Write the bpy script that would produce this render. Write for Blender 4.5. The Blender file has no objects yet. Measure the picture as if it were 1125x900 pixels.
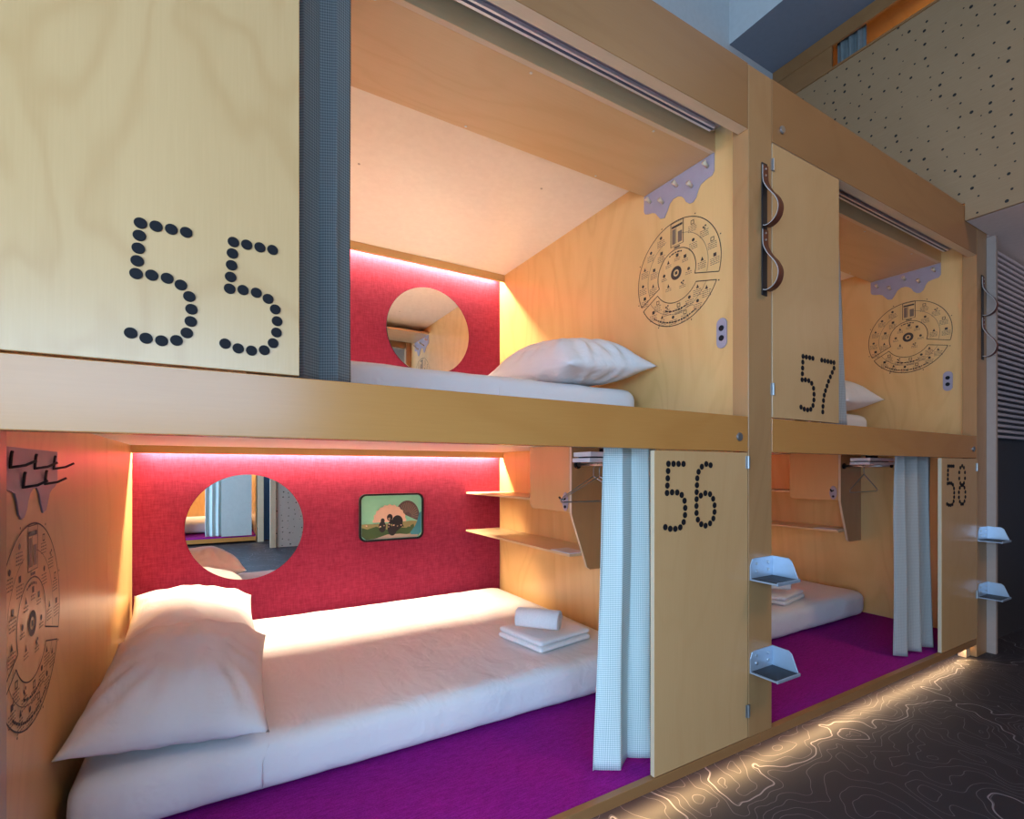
import bpy, bmesh, math, random
from mathutils import Vector, Matrix, noise
random.seed(7)
scn = bpy.context.scene
COL = scn.collection
PI = math.pi

# ------------------------------------------------------------------ materials
def new_mat(name):
    m = bpy.data.materials.new(name); m.use_nodes = True
    nt = m.node_tree; b = nt.nodes['Principled BSDF']
    return m, nt, b
def N(nt, typ, **kw):
    n = nt.nodes.new(typ)
    for k, v in kw.items(): setattr(n, k, v)
    return n
def math_node(nt, op, a, b=None, clamp=False):
    n = nt.nodes.new('ShaderNodeMath'); n.operation = op; n.use_clamp = clamp
    for i, v in enumerate((a, b)):
        if v is None: continue
        if isinstance(v, (int, float)): n.inputs[i].default_value = v
        else: nt.links.new(v, n.inputs[i])
    return n.outputs[0]
def mix_col(nt, fac, a, b):
    n = nt.nodes.new('ShaderNodeMix'); n.data_type = 'RGBA'
    if isinstance(fac, (int, float)): n.inputs[0].default_value = fac
    else: nt.links.new(fac, n.inputs[0])
    for i, v in ((6, a), (7, b)):
        if isinstance(v, (tuple, list)): n.inputs[i].default_value = (*v[:3], 1)
        else: nt.links.new(v, n.inputs[i])
    return n.outputs[2]
def coords(nt, scale=(1, 1, 1), loc=(0, 0, 0)):
    tc = nt.nodes.new('ShaderNodeTexCoord'); mp = nt.nodes.new('ShaderNodeMapping')
    mp.inputs['Scale'].default_value = scale; mp.inputs['Location'].default_value = loc
    nt.links.new(tc.outputs['Object'], mp.inputs[0]); return mp.outputs[0]
def noise_node(nt, vec, scale, detail=2, rough=.5, dist=0):
    n = nt.nodes.new('ShaderNodeTexNoise')
    n.inputs['Scale'].default_value = scale; n.inputs['Detail'].default_value = detail
    n.inputs['Roughness'].default_value = rough; n.inputs['Distortion'].default_value = dist
    if vec is not None: nt.links.new(vec, n.inputs['Vector'])
    return n.outputs['Fac']
def bump(nt, b, h, strength, dist=.01):
    n = nt.nodes.new('ShaderNodeBump'); n.inputs['Strength'].default_value = strength
    n.inputs['Distance'].default_value = dist
    nt.links.new(h, n.inputs['Height']); nt.links.new(n.outputs[0], b.inputs['Normal'])

def plain(name, col, rough=.5, metal=0, spec=.5):
    m, nt, b = new_mat(name)
    v = coords(nt); f = noise_node(nt, v, 30, 3)
    nt.links.new(mix_col(nt, f, tuple(c*.93 for c in col), tuple(min(1, c*1.07) for c in col)), b.inputs['Base Color'])
    b.inputs['Roughness'].default_value = rough; b.inputs['Metallic'].default_value = metal
    b.inputs['Specular IOR Level'].default_value = spec
    return m

def plywood(name, c1, c2, axis='Z', rough=.38, figure=1.0, seed=0.0, bands=26):
    """rotary-cut birch veneer: slow flame figure running along the grain axis plus fine pores"""
    m, nt, b = new_mat(name)
    s = {'Z': (1, 1, .38), 'X': (.3, 1, 1), 'Y': (1, .3, 1)}[axis]
    f = {'Z': (1, 1, .03), 'X': (.03, 1, 1), 'Y': (1, .03, 1)}[axis]
    v = coords(nt, s, (seed, seed*1.7, seed*.6))
    n = noise_node(nt, v, 1.7, 2.5, .5, .9)
    w = math_node(nt, 'SINE', math_node(nt, 'MULTIPLY', n, bands*2.2))
    w = math_node(nt, 'MULTIPLY_ADD', w, .5); w.node.inputs[2].default_value = .5
    w = math_node(nt, 'POWER', w, 4.0)
    v2 = coords(nt, f); fine = noise_node(nt, v2, 220, 2, .6)
    v3 = coords(nt, s); blot = noise_node(nt, v3, 3.2, 3, .5)
    fac = math_node(nt, 'ADD', math_node(nt, 'MULTIPLY', fine, .35), math_node(nt, 'MULTIPLY', blot, .65), True)
    base = mix_col(nt, fac, c1, c2)
    ring = tuple(c*k for c, k in zip(c1, (.86, .74, .58)))
    nt.links.new(mix_col(nt, math_node(nt, 'MULTIPLY', w, .30*figure, True), base, ring), b.inputs['Base Color'])
    b.inputs['Roughness'].default_value = rough
    b.inputs['Specular IOR Level'].default_value = .6
    bump(nt, b, fine, .04, .002)
    return m

def fabric(name, col, col2, scale=900, rough=.9, st=.25, sheen=.0):
    m, nt, b = new_mat(name)
    v = coords(nt); n = noise_node(nt, v, scale, 2, .6)
    va = coords(nt, (1, 1, .12)); na = noise_node(nt, va, scale*.35, 1)
    vb = coords(nt, (.12, 1, 1)); nb = noise_node(nt, vb, scale*.35, 1)
    k = math_node(nt, 'MULTIPLY', math_node(nt, 'ADD', math_node(nt, 'ADD', n, na), nb), .34)
    k2 = math_node(nt, 'MULTIPLY_ADD', k, 3.0, True); k2.node.inputs[2].default_value = -1.0
    nt.links.new(mix_col(nt, k2, col, col2), b.inputs['Base Color'])
    b.inputs['Roughness'].default_value = rough; b.inputs['Specular IOR Level'].default_value = .2
    b.inputs['Sheen Weight'].default_value = sheen
    bump(nt, b, k, st, .003)
    return m

def linen(name, col):
    m, nt, b = new_mat(name)
    v = coords(nt)
    big = noise_node(nt, v, 5, 3, .55, .8); vs = coords(nt, (1, .35, 1)); fold = noise_node(nt, vs, 16, 2, .5, .6)
    weave = noise_node(nt, v, 700, 1)
    h = math_node(nt, 'ADD', math_node(nt, 'MULTIPLY', big, 1.0), math_node(nt, 'MULTIPLY', fold, .35))
    h = math_node(nt, 'ADD', h, math_node(nt, 'MULTIPLY', weave, .015))
    nt.links.new(mix_col(nt, weave, tuple(c*.98 for c in col), col), b.inputs['Base Color'])
    b.inputs['Roughness'].default_value = .85; b.inputs['Specular IOR Level'].default_value = .2
    bump(nt, b, h, .38, .03)
    return m

def curtain_mat(name, ca, cb):
    m, nt, b = new_mat(name)
    uv = nt.nodes.new('ShaderNodeUVMap'); uv.uv_map = 'UVMap'
    sp = nt.nodes.new('ShaderNodeSeparateXYZ'); nt.links.new(uv.outputs[0], sp.inputs[0])
    def stripe(o, per):
        s = math_node(nt, 'SINE', math_node(nt, 'MULTIPLY', o, 2*PI/per))
        r = math_node(nt, 'MULTIPLY_ADD', s, 1.4, True); r.node.inputs[2].default_value = .5
        return r
    sx, sy = stripe(sp.outputs[0], .0075), stripe(sp.outputs[1], .0075)
    f = math_node(nt, 'MULTIPLY', math_node(nt, 'ADD', sx, sy), .5)
    nt.links.new(mix_col(nt, f, ca, cb), b.inputs['Base Color'])
    b.inputs['Roughness'].default_value = .9; b.inputs['Specular IOR Level'].default_value = .15
    n = noise_node(nt, coords(nt), 600, 1); bump(nt, b, n, .15, .002)
    return m

def floor_mat():
    m, nt, b = new_mat('contour_floor')
    def height(dx, dy):
        v = coords(nt, (1, 1, 0), (dx+3.3, dy+1.2, 0))
        a = noise_node(nt, v, 1.75, 3.2, .47, .25); return a
    e = .004
    h0, hx, hy = height(0, 0), height(e, 0), height(0, e)
    gx = math_node(nt, 'MULTIPLY', math_node(nt, 'SUBTRACT', hx, h0), 1/e)
    gy = math_node(nt, 'MULTIPLY', math_node(nt, 'SUBTRACT', hy, h0), 1/e)
    g = math_node(nt, 'SQRT', math_node(nt, 'ADD', math_node(nt, 'MULTIPLY', gx, gx), math_node(nt, 'MULTIPLY', gy, gy)))
    def lines(nc, wid, off):
        t = math_node(nt, 'MULTIPLY_ADD', h0, nc); t.node.inputs[2].default_value = off
        fr = math_node(nt, 'ABSOLUTE', math_node(nt, 'SUBTRACT', math_node(nt, 'FRACT', t), .5))
        d = math_node(nt, 'DIVIDE', math_node(nt, 'DIVIDE', fr, nc), math_node(nt, 'ADD', g, .02))
        return math_node(nt, 'LESS_THAN', d, wid)
    fine, bold = lines(34, .0012, 0), lines(4.25, .0021, .30)
    l = math_node(nt, 'ADD', math_node(nt, 'MULTIPLY', fine, .42), bold, True)
    v = coords(nt); n = noise_node(nt, v, 300, 2)
    base = mix_col(nt, n, (.020, .018, .024), (.034, .030, .038))
    nt.links.new(mix_col(nt, l, base, (.25, .235, .265)), b.inputs['Base Color'])
    b.inputs['Roughness'].default_value = .55; b.inputs['Specular IOR Level'].default_value = .35
    bump(nt, b, n, .1, .002)
    return m

def perforated_mat(name, c1, c2, cells, axes):
    """plywood with drilled round holes of mixed size; pattern lies in the board's own plane"""
    m, nt, b = new_mat(name)
    tc = nt.nodes.new('ShaderNodeTexCoord'); sp = nt.nodes.new('ShaderNodeSeparateXYZ')
    nt.links.new(tc.outputs['Object'], sp.inputs[0]); cb = nt.nodes.new('ShaderNodeCombineXYZ')
    nt.links.new(sp.outputs[axes[0]], cb.inputs[0]); nt.links.new(sp.outputs[axes[1]], cb.inputs[1])
    vo = nt.nodes.new('ShaderNodeTexVoronoi'); vo.voronoi_dimensions = '2D'
    vo.inputs['Scale'].default_value = cells; vo.inputs['Randomness'].default_value = .62
    nt.links.new(cb.outputs[0], vo.inputs['Vector'])
    sc = nt.nodes.new('ShaderNodeSeparateColor'); nt.links.new(vo.outputs['Color'], sc.inputs[0])
    rad = math_node(nt, 'MULTIPLY_ADD', sc.outputs[0], .075); rad.node.inputs[2].default_value = .045
    hole = math_node(nt, 'LESS_THAN', vo.outputs['Distance'], rad)
    keep = math_node(nt, 'GREATER_THAN', sc.outputs[1], .12)
    hole = math_node(nt, 'MULTIPLY', hole, keep)
    v = coords(nt, (1, 1, 1)); bl = noise_node(nt, v, 2.2, 4, .55, .8)
    fi = noise_node(nt, coords(nt, (1, .05, 1)), 160, 2)
    base = mix_col(nt, math_node(nt, 'MULTIPLY', math_node(nt, 'ADD', bl, fi), .5), c1, c2)
    nt.links.new(mix_col(nt, hole, base, (.012, .009, .007)), b.inputs['Base Color'])
    b.inputs['Roughness'].default_value = .5
    return m

def emit(name, col, st):
    m, nt, b = new_mat(name)
    b.inputs['Base Color'].default_value = (.8, .8, .8, 1)
    b.inputs['Emission Color'].default_value = (*col, 1); b.inputs['Emission Strength'].default_value = st
    return m

WARM = (1, .79, .56)
GOLD = (1, .62, .23)
M = {}
M['door'] = plywood('birch_door_veneer', (.56, .32, .125), (.71, .43, .195), 'Z', .27, .8, 1.3, 44)
M['door_plain'] = plywood('birch_door_veneer_straight', (.54, .30, .12), (.67, .40, .185), 'Z', .27, .25, 21.3, 30)
M['wall_ply'] = plywood('birch_wall_veneer', (.63, .37, .13), (.81, .53, .225), 'Z', .30, .7, 4.1)
M['rail'] = plywood('birch_rail_veneer', (.47, .19, .043), (.61, .275, .072), 'X', .24, .6, 7.7)
M['beam'] = plywood('birch_beam_veneer', (.29, .13, .045), (.39, .19, .07), 'X', .34, .6, 2.9)
M['post'] = plywood('birch_post_veneer', (.36, .18, .07), (.50, .275, .115), 'Z', .32, .6, 5.5)
M['edge'] = plywood('pale_ply_edge', (.60, .44, .28), (.72, .56, .38), 'X', .45, .2, 3.3)
M['soffit'] = plywood('birch_soffit_veneer', (.55, .35, .16), (.70, .48, .26), 'X', .36, .5, 9.1)
M['valance'] = plywood('valance_veneer', (.50, .29, .10), (.60, .38, .15), 'X', .4, .3, 6.1)
M['shelf'] = plywood('birch_shelf_veneer', (.60, .41, .21), (.76, .57, .34), 'Y', .32, .4, 8.2)
M['laminate'] = plain('white_laminate', (.80, .77, .74), .4)
M['felt'] = fabric('raspberry_wall_felt', (.165, .0052, .024), (.285, .022, .064), 500, .95, .3, .12)
M['carpet'] = fabric('magenta_pod_carpet', (.17, .0025, .14), (.38, .012, .33), 700, 1, .8)
M['linen'] = linen('white_bed_linen', (.84, .83, .83))
M['towel'] = fabric('white_terry', (.80, .80, .80), (.88, .88, .88), 500, 1, .6, .2)
M['curtain'] = curtain_mat('aqua_check_cloth', (.34, .47, .46), (.82, .88, .85))
M['curtain_dark'] = curtain_mat('teal_check_cloth', (.10, .125, .13), (.28, .31, .31))
M['curtain_mid'] = curtain_mat('grey_check_cloth', (.29, .28, .265), (.44, .41, .38))
M['black'] = plain('black_ink', (.010, .009, .011), .65, 0, .2)
M['ink'] = plain('brown_black_print', (.05, .034, .028), .6)
M['inkthin'] = plain('grey_brown_print', (.20, .13, .085), .6)
M['lilac'] = plain('lilac_paint', (.35, .305, .35), .5)
M['mirror'] = plain('mirror_silver', (.93, .94, .94), .0, 1)
M['mirror'].node_tree.nodes['Principled BSDF'].inputs['Roughness'].default_value = .004
M['steel'] = plain('brushed_steel', (.62, .63, .64), .3, 1)
M['zinc'] = plain('dull_zinc', (.40, .40, .40), .42, .9)
M['aluminium'] = plain('aluminium_rail', (.80, .83, .90), .3, .45)
M['slot'] = plain('dark_rail_slot', (.04, .07, .15), .5)
M['bracket'] = plain('daylit_steel_paint', (.46, .56, .68), .32, .55)  # painted steel, reflected blue daylight put into the base colour
M['grip'] = plain('black_grip_pad', (.02, .026, .034), .6)
M['leather'] = plain('brown_leather', (.13, .032, .016), .4)
M['leather_edge'] = plain('pale_leather_edge', (.45, .38, .34), .6)
M['leather_back'] = plain('dark_leather_back', (.022, .016, .016), .5)
M['white'] = plain('white_plastic', (.80, .78, .80), .4)
M['plaster'] = plain('white_plaster', (.62, .63, .63), .8)
M['grey_shade_plaster'] = plain('blue_grey_shade_paint', (.20, .23, .29), .7)
M['pale_soffit'] = plain('pale_soffit_paint', (.74, .62, .58), .8)
M['char'] = plain('charcoal_paint', (.055, .047, .048), .5)
M['slat'] = plain('pale_lilac_slat', (.62, .54, .57), .55)
M['floor'] = floor_mat()
M['perf'] = perforated_mat('perforated_birch', (.31, .175, .08), (.44, .27, .14), 12.5, ('Y', 'Z'))
M['perf_pale'] = perforated_mat('perforated_pale_birch', (.50, .42, .35), (.58, .50, .42), 11, ('X', 'Z'))
M['led'] = emit('warm_led', WARM, 18)
M['glass'] = plain('window_glass', (.9, .95, 1), .02)
_b = M['glass'].node_tree.nodes['Principled BSDF']; _b.inputs['Transmission Weight'].default_value = 1; _b.inputs['IOR'].default_value = 1.02
M['frame_dark'] = plain('dark_window_frame', (.05, .06, .08), .4)
M['bluegap'] = plain('deep_blue_gap', (.05, .15, .34), .5)

# ------------------------------------------------------------------ geometry helpers
def bm_new(): return bmesh.new()
def join(bm, other):
    me = bpy.data.meshes.new('tmp'); other.to_mesh(me); other.free(); bm.from_mesh(me); bpy.data.meshes.remove(me)
def add_box(bm, x0, x1, y0, y1, z0, z1, bev=.0015, mi=0, seg=1):
    t = bmesh.new(); bmesh.ops.create_cube(t, size=1)
    for v in t.verts:
        v.co = Vector(((x0+x1)/2+v.co.x*(x1-x0), (y0+y1)/2+v.co.y*(y1-y0), (z0+z1)/2+v.co.z*(z1-z0)))
    if bev: bmesh.ops.bevel(t, geom=t.edges[:], offset=bev, segments=seg, affect='EDGES')
    for f in t.faces: f.material_index = mi
    join(bm, t)
def add_prism(bm, pts, axis, a, b, bev=0, mi=0):
    """polygon pts (two coordinates) extruded along axis from a to b"""
    def P(p, h):
        if axis == 'X': return (h, p[0], p[1])
        if axis == 'Y': return (p[0], h, p[1])
        return (p[0], p[1], h)
    t = bmesh.new()
    f = t.faces.new([t.verts.new(P(p, a)) for p in pts])
    r = bmesh.ops.extrude_face_region(t, geom=[f])
    d = {'X': Vector((b-a, 0, 0)), 'Y': Vector((0, b-a, 0)), 'Z': Vector((0, 0, b-a))}[axis]
    bmesh.ops.translate(t, verts=[e for e in r['geom'] if isinstance(e, bmesh.types.BMVert)], vec=d)
    bmesh.ops.recalc_face_normals(t, faces=t.faces[:])
    if bev: bmesh.ops.bevel(t, geom=t.edges[:], offset=bev, segments=1, affect='EDGES')
    for f in t.faces: f.material_index = mi
    join(bm, t)
def add_cyl(bm, c, axis, r, h, seg=24, mi=0, bev=0):
    """disc/cylinder centred on c, its length h along axis"""
    t = bmesh.new(); bmesh.ops.create_cone(t, cap_ends=True, segments=seg, radius1=r, radius2=r, depth=h)
    if bev:
        bmesh.ops.bevel(t, geom=[e for e in t.edges if abs(e.verts[0].co.z-e.verts[1].co.z) < 1e-6], offset=bev, segments=2, affect='EDGES')
    R = {'X': Matrix.Rotation(PI/2, 4, 'Y'), 'Y': Matrix.Rotation(PI/2, 4, 'X'), 'Z': Matrix.Identity(4)}[axis]
    bmesh.ops.transform(t, matrix=Matrix.Translation(c) @ R, verts=t.verts[:])
    for f in t.faces: f.material_index = mi
    join(bm, t)
def add_tube(bm, pts, r, seg=8, mi=0, cyclic=False):
    pts = [Vector(p) for p in pts]; n = len(pts); t = bmesh.new(); rings = []; prev = None
    for i, p in enumerate(pts):
        if cyclic: d = pts[(i+1) % n]-pts[i-1]
        else: d = pts[min(i+1, n-1)]-pts[max(i-1, 0)]
        d.normalize()
        u = prev - d*prev.dot(d) if prev is not None else d.orthogonal()
        if u.length < 1e-5: u = d.orthogonal()
        u.normalize(); prev = u; w = d.cross(u)
        rr = r[i] if isinstance(r, (list, tuple)) else r
        rings.append([t.verts.new(p+(u*math.cos(2*PI*k/seg)+w*math.sin(2*PI*k/seg))*rr) for k in range(seg)])
    m = n if cyclic else n-1
    for i in range(m):
        A, B = rings[i], rings[(i+1) % n]
        for k in range(seg): t.faces.new((A[k], A[(k+1) % seg], B[(k+1) % seg], B[k]))
    if not cyclic: t.faces.new(rings[0][::-1]); t.faces.new(rings[-1])
    bmesh.ops.recalc_face_normals(t, faces=t.faces[:])
    for f in t.faces: f.material_index = mi; f.smooth = True
    join(bm, t)
def smooth(bm):
    for f in bm.faces: f.smooth = True

def obj(name, bm, mats, parent=None, loc=None, autosmooth=False):
    """link bm (world coordinates) as ONE mesh object; its origin sits at parent's or at loc"""
    me = bpy.data.meshes.new(name); o = bpy.data.objects.new(name, me); COL.objects.link(o)
    org = Vector((0, 0, 0))
    if parent is not None: org = WORLD[parent.name]
    elif loc is not None: org = Vector(loc)
    bmesh.ops.translate(bm, verts=bm.verts[:], vec=-org)
    bm.to_mesh(me); bm.free()
    for m in (mats if isinstance(mats, (list, tuple)) else [mats]): me.materials.append(m)
    if parent is not None: o.parent = parent
    else: o.location = org
    WORLD[o.name] = org.copy()
    return o
WORLD = {}
def tag(o, label, cat, group=None):
    o['label'] = label; o['category'] = cat
    if group: o['group'] = group
    return o
def thing(name, loc, label, cat, group=None):
    o = bpy.data.objects.new(name, None); o.empty_display_size = .05; COL.objects.link(o)
    o.location = loc; WORLD[o.name] = Vector(loc); return tag(o, label, cat, group)
def struct(name, bm, mats):
    o = obj(name, bm, mats); o['kind'] = 'structure'; return o
def copy_thing(src, delta, label=None, group=None):
    def rec(s, par):
        c = s.copy(); COL.objects.link(c)
        if par is not None: c.parent = par
        WORLD[c.name] = WORLD[s.name] + Vector(delta)
        for ch in s.children: rec(ch, c)
        return c
    r = rec(src, None); r.location = src.location + Vector(delta)
    if label: r['label'] = label
    if group: r['group'] = group
    return r

# ------------------------------------------------------------------ dimensions (metres)
DX = 2.324                        # pitch of the pods
XA0, XA1 = -.396, 1.89            # inner faces of the left pods' side panels
OA0, OA1 = -.336, 1.83            # opening between the posts
YB = 2.15                         # back wall of the pods
ZC1, ZD2, ZC2 = 1.322, 1.395, 2.67   # lower ceiling, upper deck, upper ceiling
ZR0, ZR1 = 1.262, 1.402           # guard rail between the floors
ZB0, ZB1 = 2.552, 2.814           # top beam

# ------------------------------------------------------------------ setting
bm = bm_new(); add_box(bm, -2.45, 8.2, -6.2, 2.4, -.1, 0, 0); struct('floor', bm, M['floor'])
bm = bm_new(); add_box(bm, -2.45, 8.2, -6.2, 2.4, 5.3, 5.4, 0); struct('ceiling', bm, M['plaster'])
bm = bm_new(); add_box(bm, -2.45, 8.2, 2.26, 2.4, 0, 2.72, 0); add_box(bm, -2.45, 8.2, 1.24, 2.4, 2.72, 5.3, 0); struct('wall_back', bm, M['plaster'])
bm = bm_new(); add_box(bm, -.66, 8.2, -6.2, -6.05, 0, 5.3, 0)
FX0, FX1, FZ0, FZ1 = -2.1, .75, 1.50, 2.35
add_box(bm, -2.3, FX0, -4.12, -4.0, 1.40, 5.3, 0); add_box(bm, FX1, 1.2, -4.12, -4.0, 1.40, 5.3, 0)
add_box(bm, FX0, FX1, -4.12, -4.0, 1.40, FZ0, 0); add_box(bm, FX0, FX1, -4.12, -4.0, FZ1, 5.3, 0)
add_box(bm, -2.3, -.655, -4.12, -4.0, 0, 1.40, 0); add_box(bm, 1.2, 1.24, -6.05, -4.0, 0, 5.3, 0)
struct('wall_front', bm, M['plaster'])
bm = bm_new()
for x in (FX0, (FX0+FX1)/2-.025, FX1-.05): add_box(bm, x, x+.05, -4.09, -4.03, FZ0, FZ1)
for x0_, x1_ in ((FX0+.05, (FX0+FX1)/2-.025), ((FX0+FX1)/2+.025, FX1-.05)):
    add_box(bm, x0_, x1_, -4.09, -4.03, FZ0, FZ0+.05); add_box(bm, x0_, x1_, -4.09, -4.03, FZ1-.05, FZ1)
w2 = struct('window_2', bm, M['frame_dark'])
for x0_, x1_ in ((FX0+.051, (FX0+FX1)/2-.026), ((FX0+FX1)/2+.026, FX1-.051)):
    bm = bm_new(); add_box(bm, x0_, x1_, -4.064, -4.058, FZ0+.051, FZ1-.051, 0); obj('pane', bm, M['glass'], w2)
bm = bm_new(); add_box(bm, 8.05, 8.2, -6.05, 1.24, 0, 5.3, 0); struct('wall_right', bm, M['grey_shade_plaster'])
WY0, WY1, WZ0, WZ1 = -3.4, -.35, .25, 2.5
bm = bm_new()
add_box(bm, -2.45, -2.3, -6.05, WY0, 0, 5.3, 0); add_box(bm, -2.45, -2.3, WY1, 2.26, 0, 5.3, 0)
add_box(bm, -2.45, -2.3, WY0, WY1, 0, WZ0, 0); add_box(bm, -2.45, -2.3, WY0, WY1, WZ1, 5.3, 0)
struct('wall_left', bm, M['plaster'])
bm = bm_new()
add_box(bm, -2.41, -2.33, WY0, WY1, WZ0, WZ0+.06); add_box(bm, -2.41, -2.33, WY0, WY1, WZ1-.06, WZ1)
for y in (WY0, (WY0+WY1)/2-.03, WY1-.06): add_box(bm, -2.41, -2.33, y, y+.06, WZ0+.06, WZ1-.06)
w = struct('window_1', bm, M['frame_dark'])
bm = bm_new(); add_box(bm, -2.375, -2.365, WY0+.061, WY1-.061, WZ0+.061, WZ1-.061, 0); obj('pane', bm, M['glass'], w)
# dropped bulkhead running across the room above the far pod
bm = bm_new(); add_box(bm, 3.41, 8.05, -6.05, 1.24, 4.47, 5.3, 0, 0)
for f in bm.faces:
    if f.normal.z < -.5: f.material_index = 1  # shade of the underside put in as a darker blue-grey
struct('trim_1', bm, [M['plaster'], M['grey_shade_plaster']])
# far end wall beside the last post: slatted above, plain charcoal below
t = bm_new(); add_box(t, 4.36, 8.05, .062, .12, 0, 2.72, 0); struct('wall_end', t, M['char'])
pan = thing('slatted_wall_panel', (4.5, .055, 1.41), 'dark wall panel with pale horizontal slats beyond the last post', 'wall panel')
t = bm_new(); add_box(t, 4.372, 7.9, .052, .061, 1.40, 2.715, 0); obj('backing', t, M['char'], pan)
t = bm_new(); k = 0
z = 1.41
while z < 2.70:
    add_box(t, 4.375, 7.9, .034, .051, z, z+.019, .002); z += .0385
obj('slats', t, M['slat'], pan)
sw = thing('light_switch', (4.53, .03, 1.43), 'small pale light switch plate on the slatted panel', 'light switch')
t = bm_new(); add_box(t, 4.50, 4.575, .022, .033, 1.425, 1.535, .003); obj('plate', t, M['edge'], sw)
t = bm_new(); add_box(t, 4.525, 4.55, .017, .0215, 1.46, 1.50, .002); obj('rocker', t, M['white'], sw)

# ------------------------------------------------------------------ posts and their leather handles and steps
def make_post(x0, x1, label, zb=.1175):
    p = thing('bunk_post', ((x0+x1)/2, .0, 0), label, 'post', 'plywood posts of the bunk front')
    t = bm_new(); add_box(t, x0+.002, x1-.002, .0, .072, zb, 2.811, .0015); obj('post_board', t, M['post'], p)
    return p
make_post(-.49, -.345, 'plywood post at the left edge of the photo beside pod 56')
make_post(1.83, 1.988, 'plywood post between the doors of pods 56 and 57 with leather loops')
make_post(4.154, 4.318, 'last plywood post right of pod 58 before the dark passage', 0)
t = bm_new(); add_box(t, 4.3205, 4.352, -.045, .03, 0, 2.70, .0015)
o = tag(obj('end_board', t, plain('pinkish_end_grain', (.40, .30, .25), .55), None, (4.335, 0, 0)), 'pale vertical end board against the last post', 'board')

def make_step(x1, z, label):
    s = thing('bunk_step', (x1-.07, 0, z), label, 'step', 'folded steel climbing steps on the posts')
    x0 = x1-.148
    t = bm_new()          # folded plate: back, side wing with a raked edge
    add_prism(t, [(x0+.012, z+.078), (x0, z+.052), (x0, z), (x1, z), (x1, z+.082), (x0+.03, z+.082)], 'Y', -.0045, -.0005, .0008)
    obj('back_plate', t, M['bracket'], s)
    t = bm_new()
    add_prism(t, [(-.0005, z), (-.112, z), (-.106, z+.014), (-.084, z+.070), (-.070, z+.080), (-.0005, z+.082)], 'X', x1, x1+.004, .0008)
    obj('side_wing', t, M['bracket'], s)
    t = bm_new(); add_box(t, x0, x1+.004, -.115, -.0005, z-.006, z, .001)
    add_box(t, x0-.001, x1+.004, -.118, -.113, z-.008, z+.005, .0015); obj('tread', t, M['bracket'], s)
    t = bm_new(); add_box(t, x0+.006, x1-.004, -.110, -.006, z+.0005, z+.003, .0008); obj('grip_pad', t, M['grip'], s)
    for bx in (x0+.04, x1-.03):
        for bz in (z+.028, z+.058):
            t = bm_new(); add_cyl(t, (bx, -.0065, bz), 'Y', .0055, .004, 14); obj('bolt', t, M['steel'], s)
    return s
st = make_step(1.986, .752, 'upper steel step on the post between pods 56 and 58')
copy_thing(st, (0, 0, -.372), 'lower steel step on the post between pods 56 and 58')
copy_thing(st, (4.318-1.986, 0, -.012), 'upper steel step on the last post right of pod 58')
copy_thing(st, (4.318-1.986, 0, -.372), 'lower steel step on the last post right of pod 58')

def make_strap(xc, ztop, label):
    """one long leather strap, screwed flat to the post and bulging out into two hand loops"""
    s = thing('leather_handle', (xc, -.002, ztop-.28), label, 'handle', 'leather hand loops on the posts')
    L = .262; w = .036
    t = bm_new(); add_box(t, xc-w/2, xc+w/2, -.0045, -.0008, ztop-2*L-.006, ztop+.012, .0008); obj('backing_strip', t, M['leather_back'], s)
    for k in range(2):
        zt = ztop-k*L
        prof = [(-.007, zt), (-.0075, zt-.05), (-.012, zt-.075), (-.03, zt-.11), (-.055, zt-.145), (-.069, zt-.175), (-.072, zt-.20), (-.064, zt-.228), (-.045, zt-.246), (-.022, zt-.252), (-.008, zt-.247)]
        # smooth the profile
        pts = []
        for i in range(len(prof)-1):
            a = prof[max(i-1, 0)]; b = prof[i]; c = prof[i+1]; d = prof[min(i+2, len(prof)-1)]
            for j in range(4):
                q = j/4; pts.append(tuple(.5*((2*b[m])+(-a[m]+c[m])*q+(2*a[m]-5*b[m]+4*c[m]-d[m])*q*q+(-a[m]+3*b[m]-3*c[m]+d[m])*q**3) for m in (0, 1)))
        pts.append(prof[-1])
        t = bm_new(); th = .0034; rows = []
        for i, (y, zz) in enumerate(pts):
            a = pts[max(i-1, 0)]; b = pts[min(i+1, len(pts)-1)]; dy, dz = b[0]-a[0], b[1]-a[1]; l = math.hypot(dy, dz) or 1
            ny, nz = -dz/l*th/2, dy/l*th/2
            rows.append([t.verts.new((xc+sx*w/2, y+sg*ny, zz+sg*nz)) for sx, sg in ((-1, -1), (1, -1), (1, 1), (-1, 1))])
        for A, B in zip(rows, rows[1:]):
            for j in range(4):
                f = t.faces.new((A[j], A[(j+1) % 4], B[(j+1) % 4], B[j])); f.material_index = 1 if j in (1, 3) else 0
        t.faces.new(rows[0]); t.faces.new(rows[-1][::-1]); bmesh.ops.recalc_face_normals(t, faces=t.faces[:])
        lp = obj('loop', t, [M['leather'], M['leather_edge']], s)
        for zz in (zt-.015, zt-.042):
            t = bm_new(); add_cyl(t, (xc, -.0105, zz), 'Y', .0045, .003, 14, 0, .0008); obj('rivet', t, M['steel'], lp)
    return s
sp_ = make_strap(1.932, 2.432, 'brown leather double hand loop on the post beside door 57')
copy_thing(sp_, (4.242-1.932, 0, -.006), 'brown leather double hand loop on the last post in the dark corner')

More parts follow.
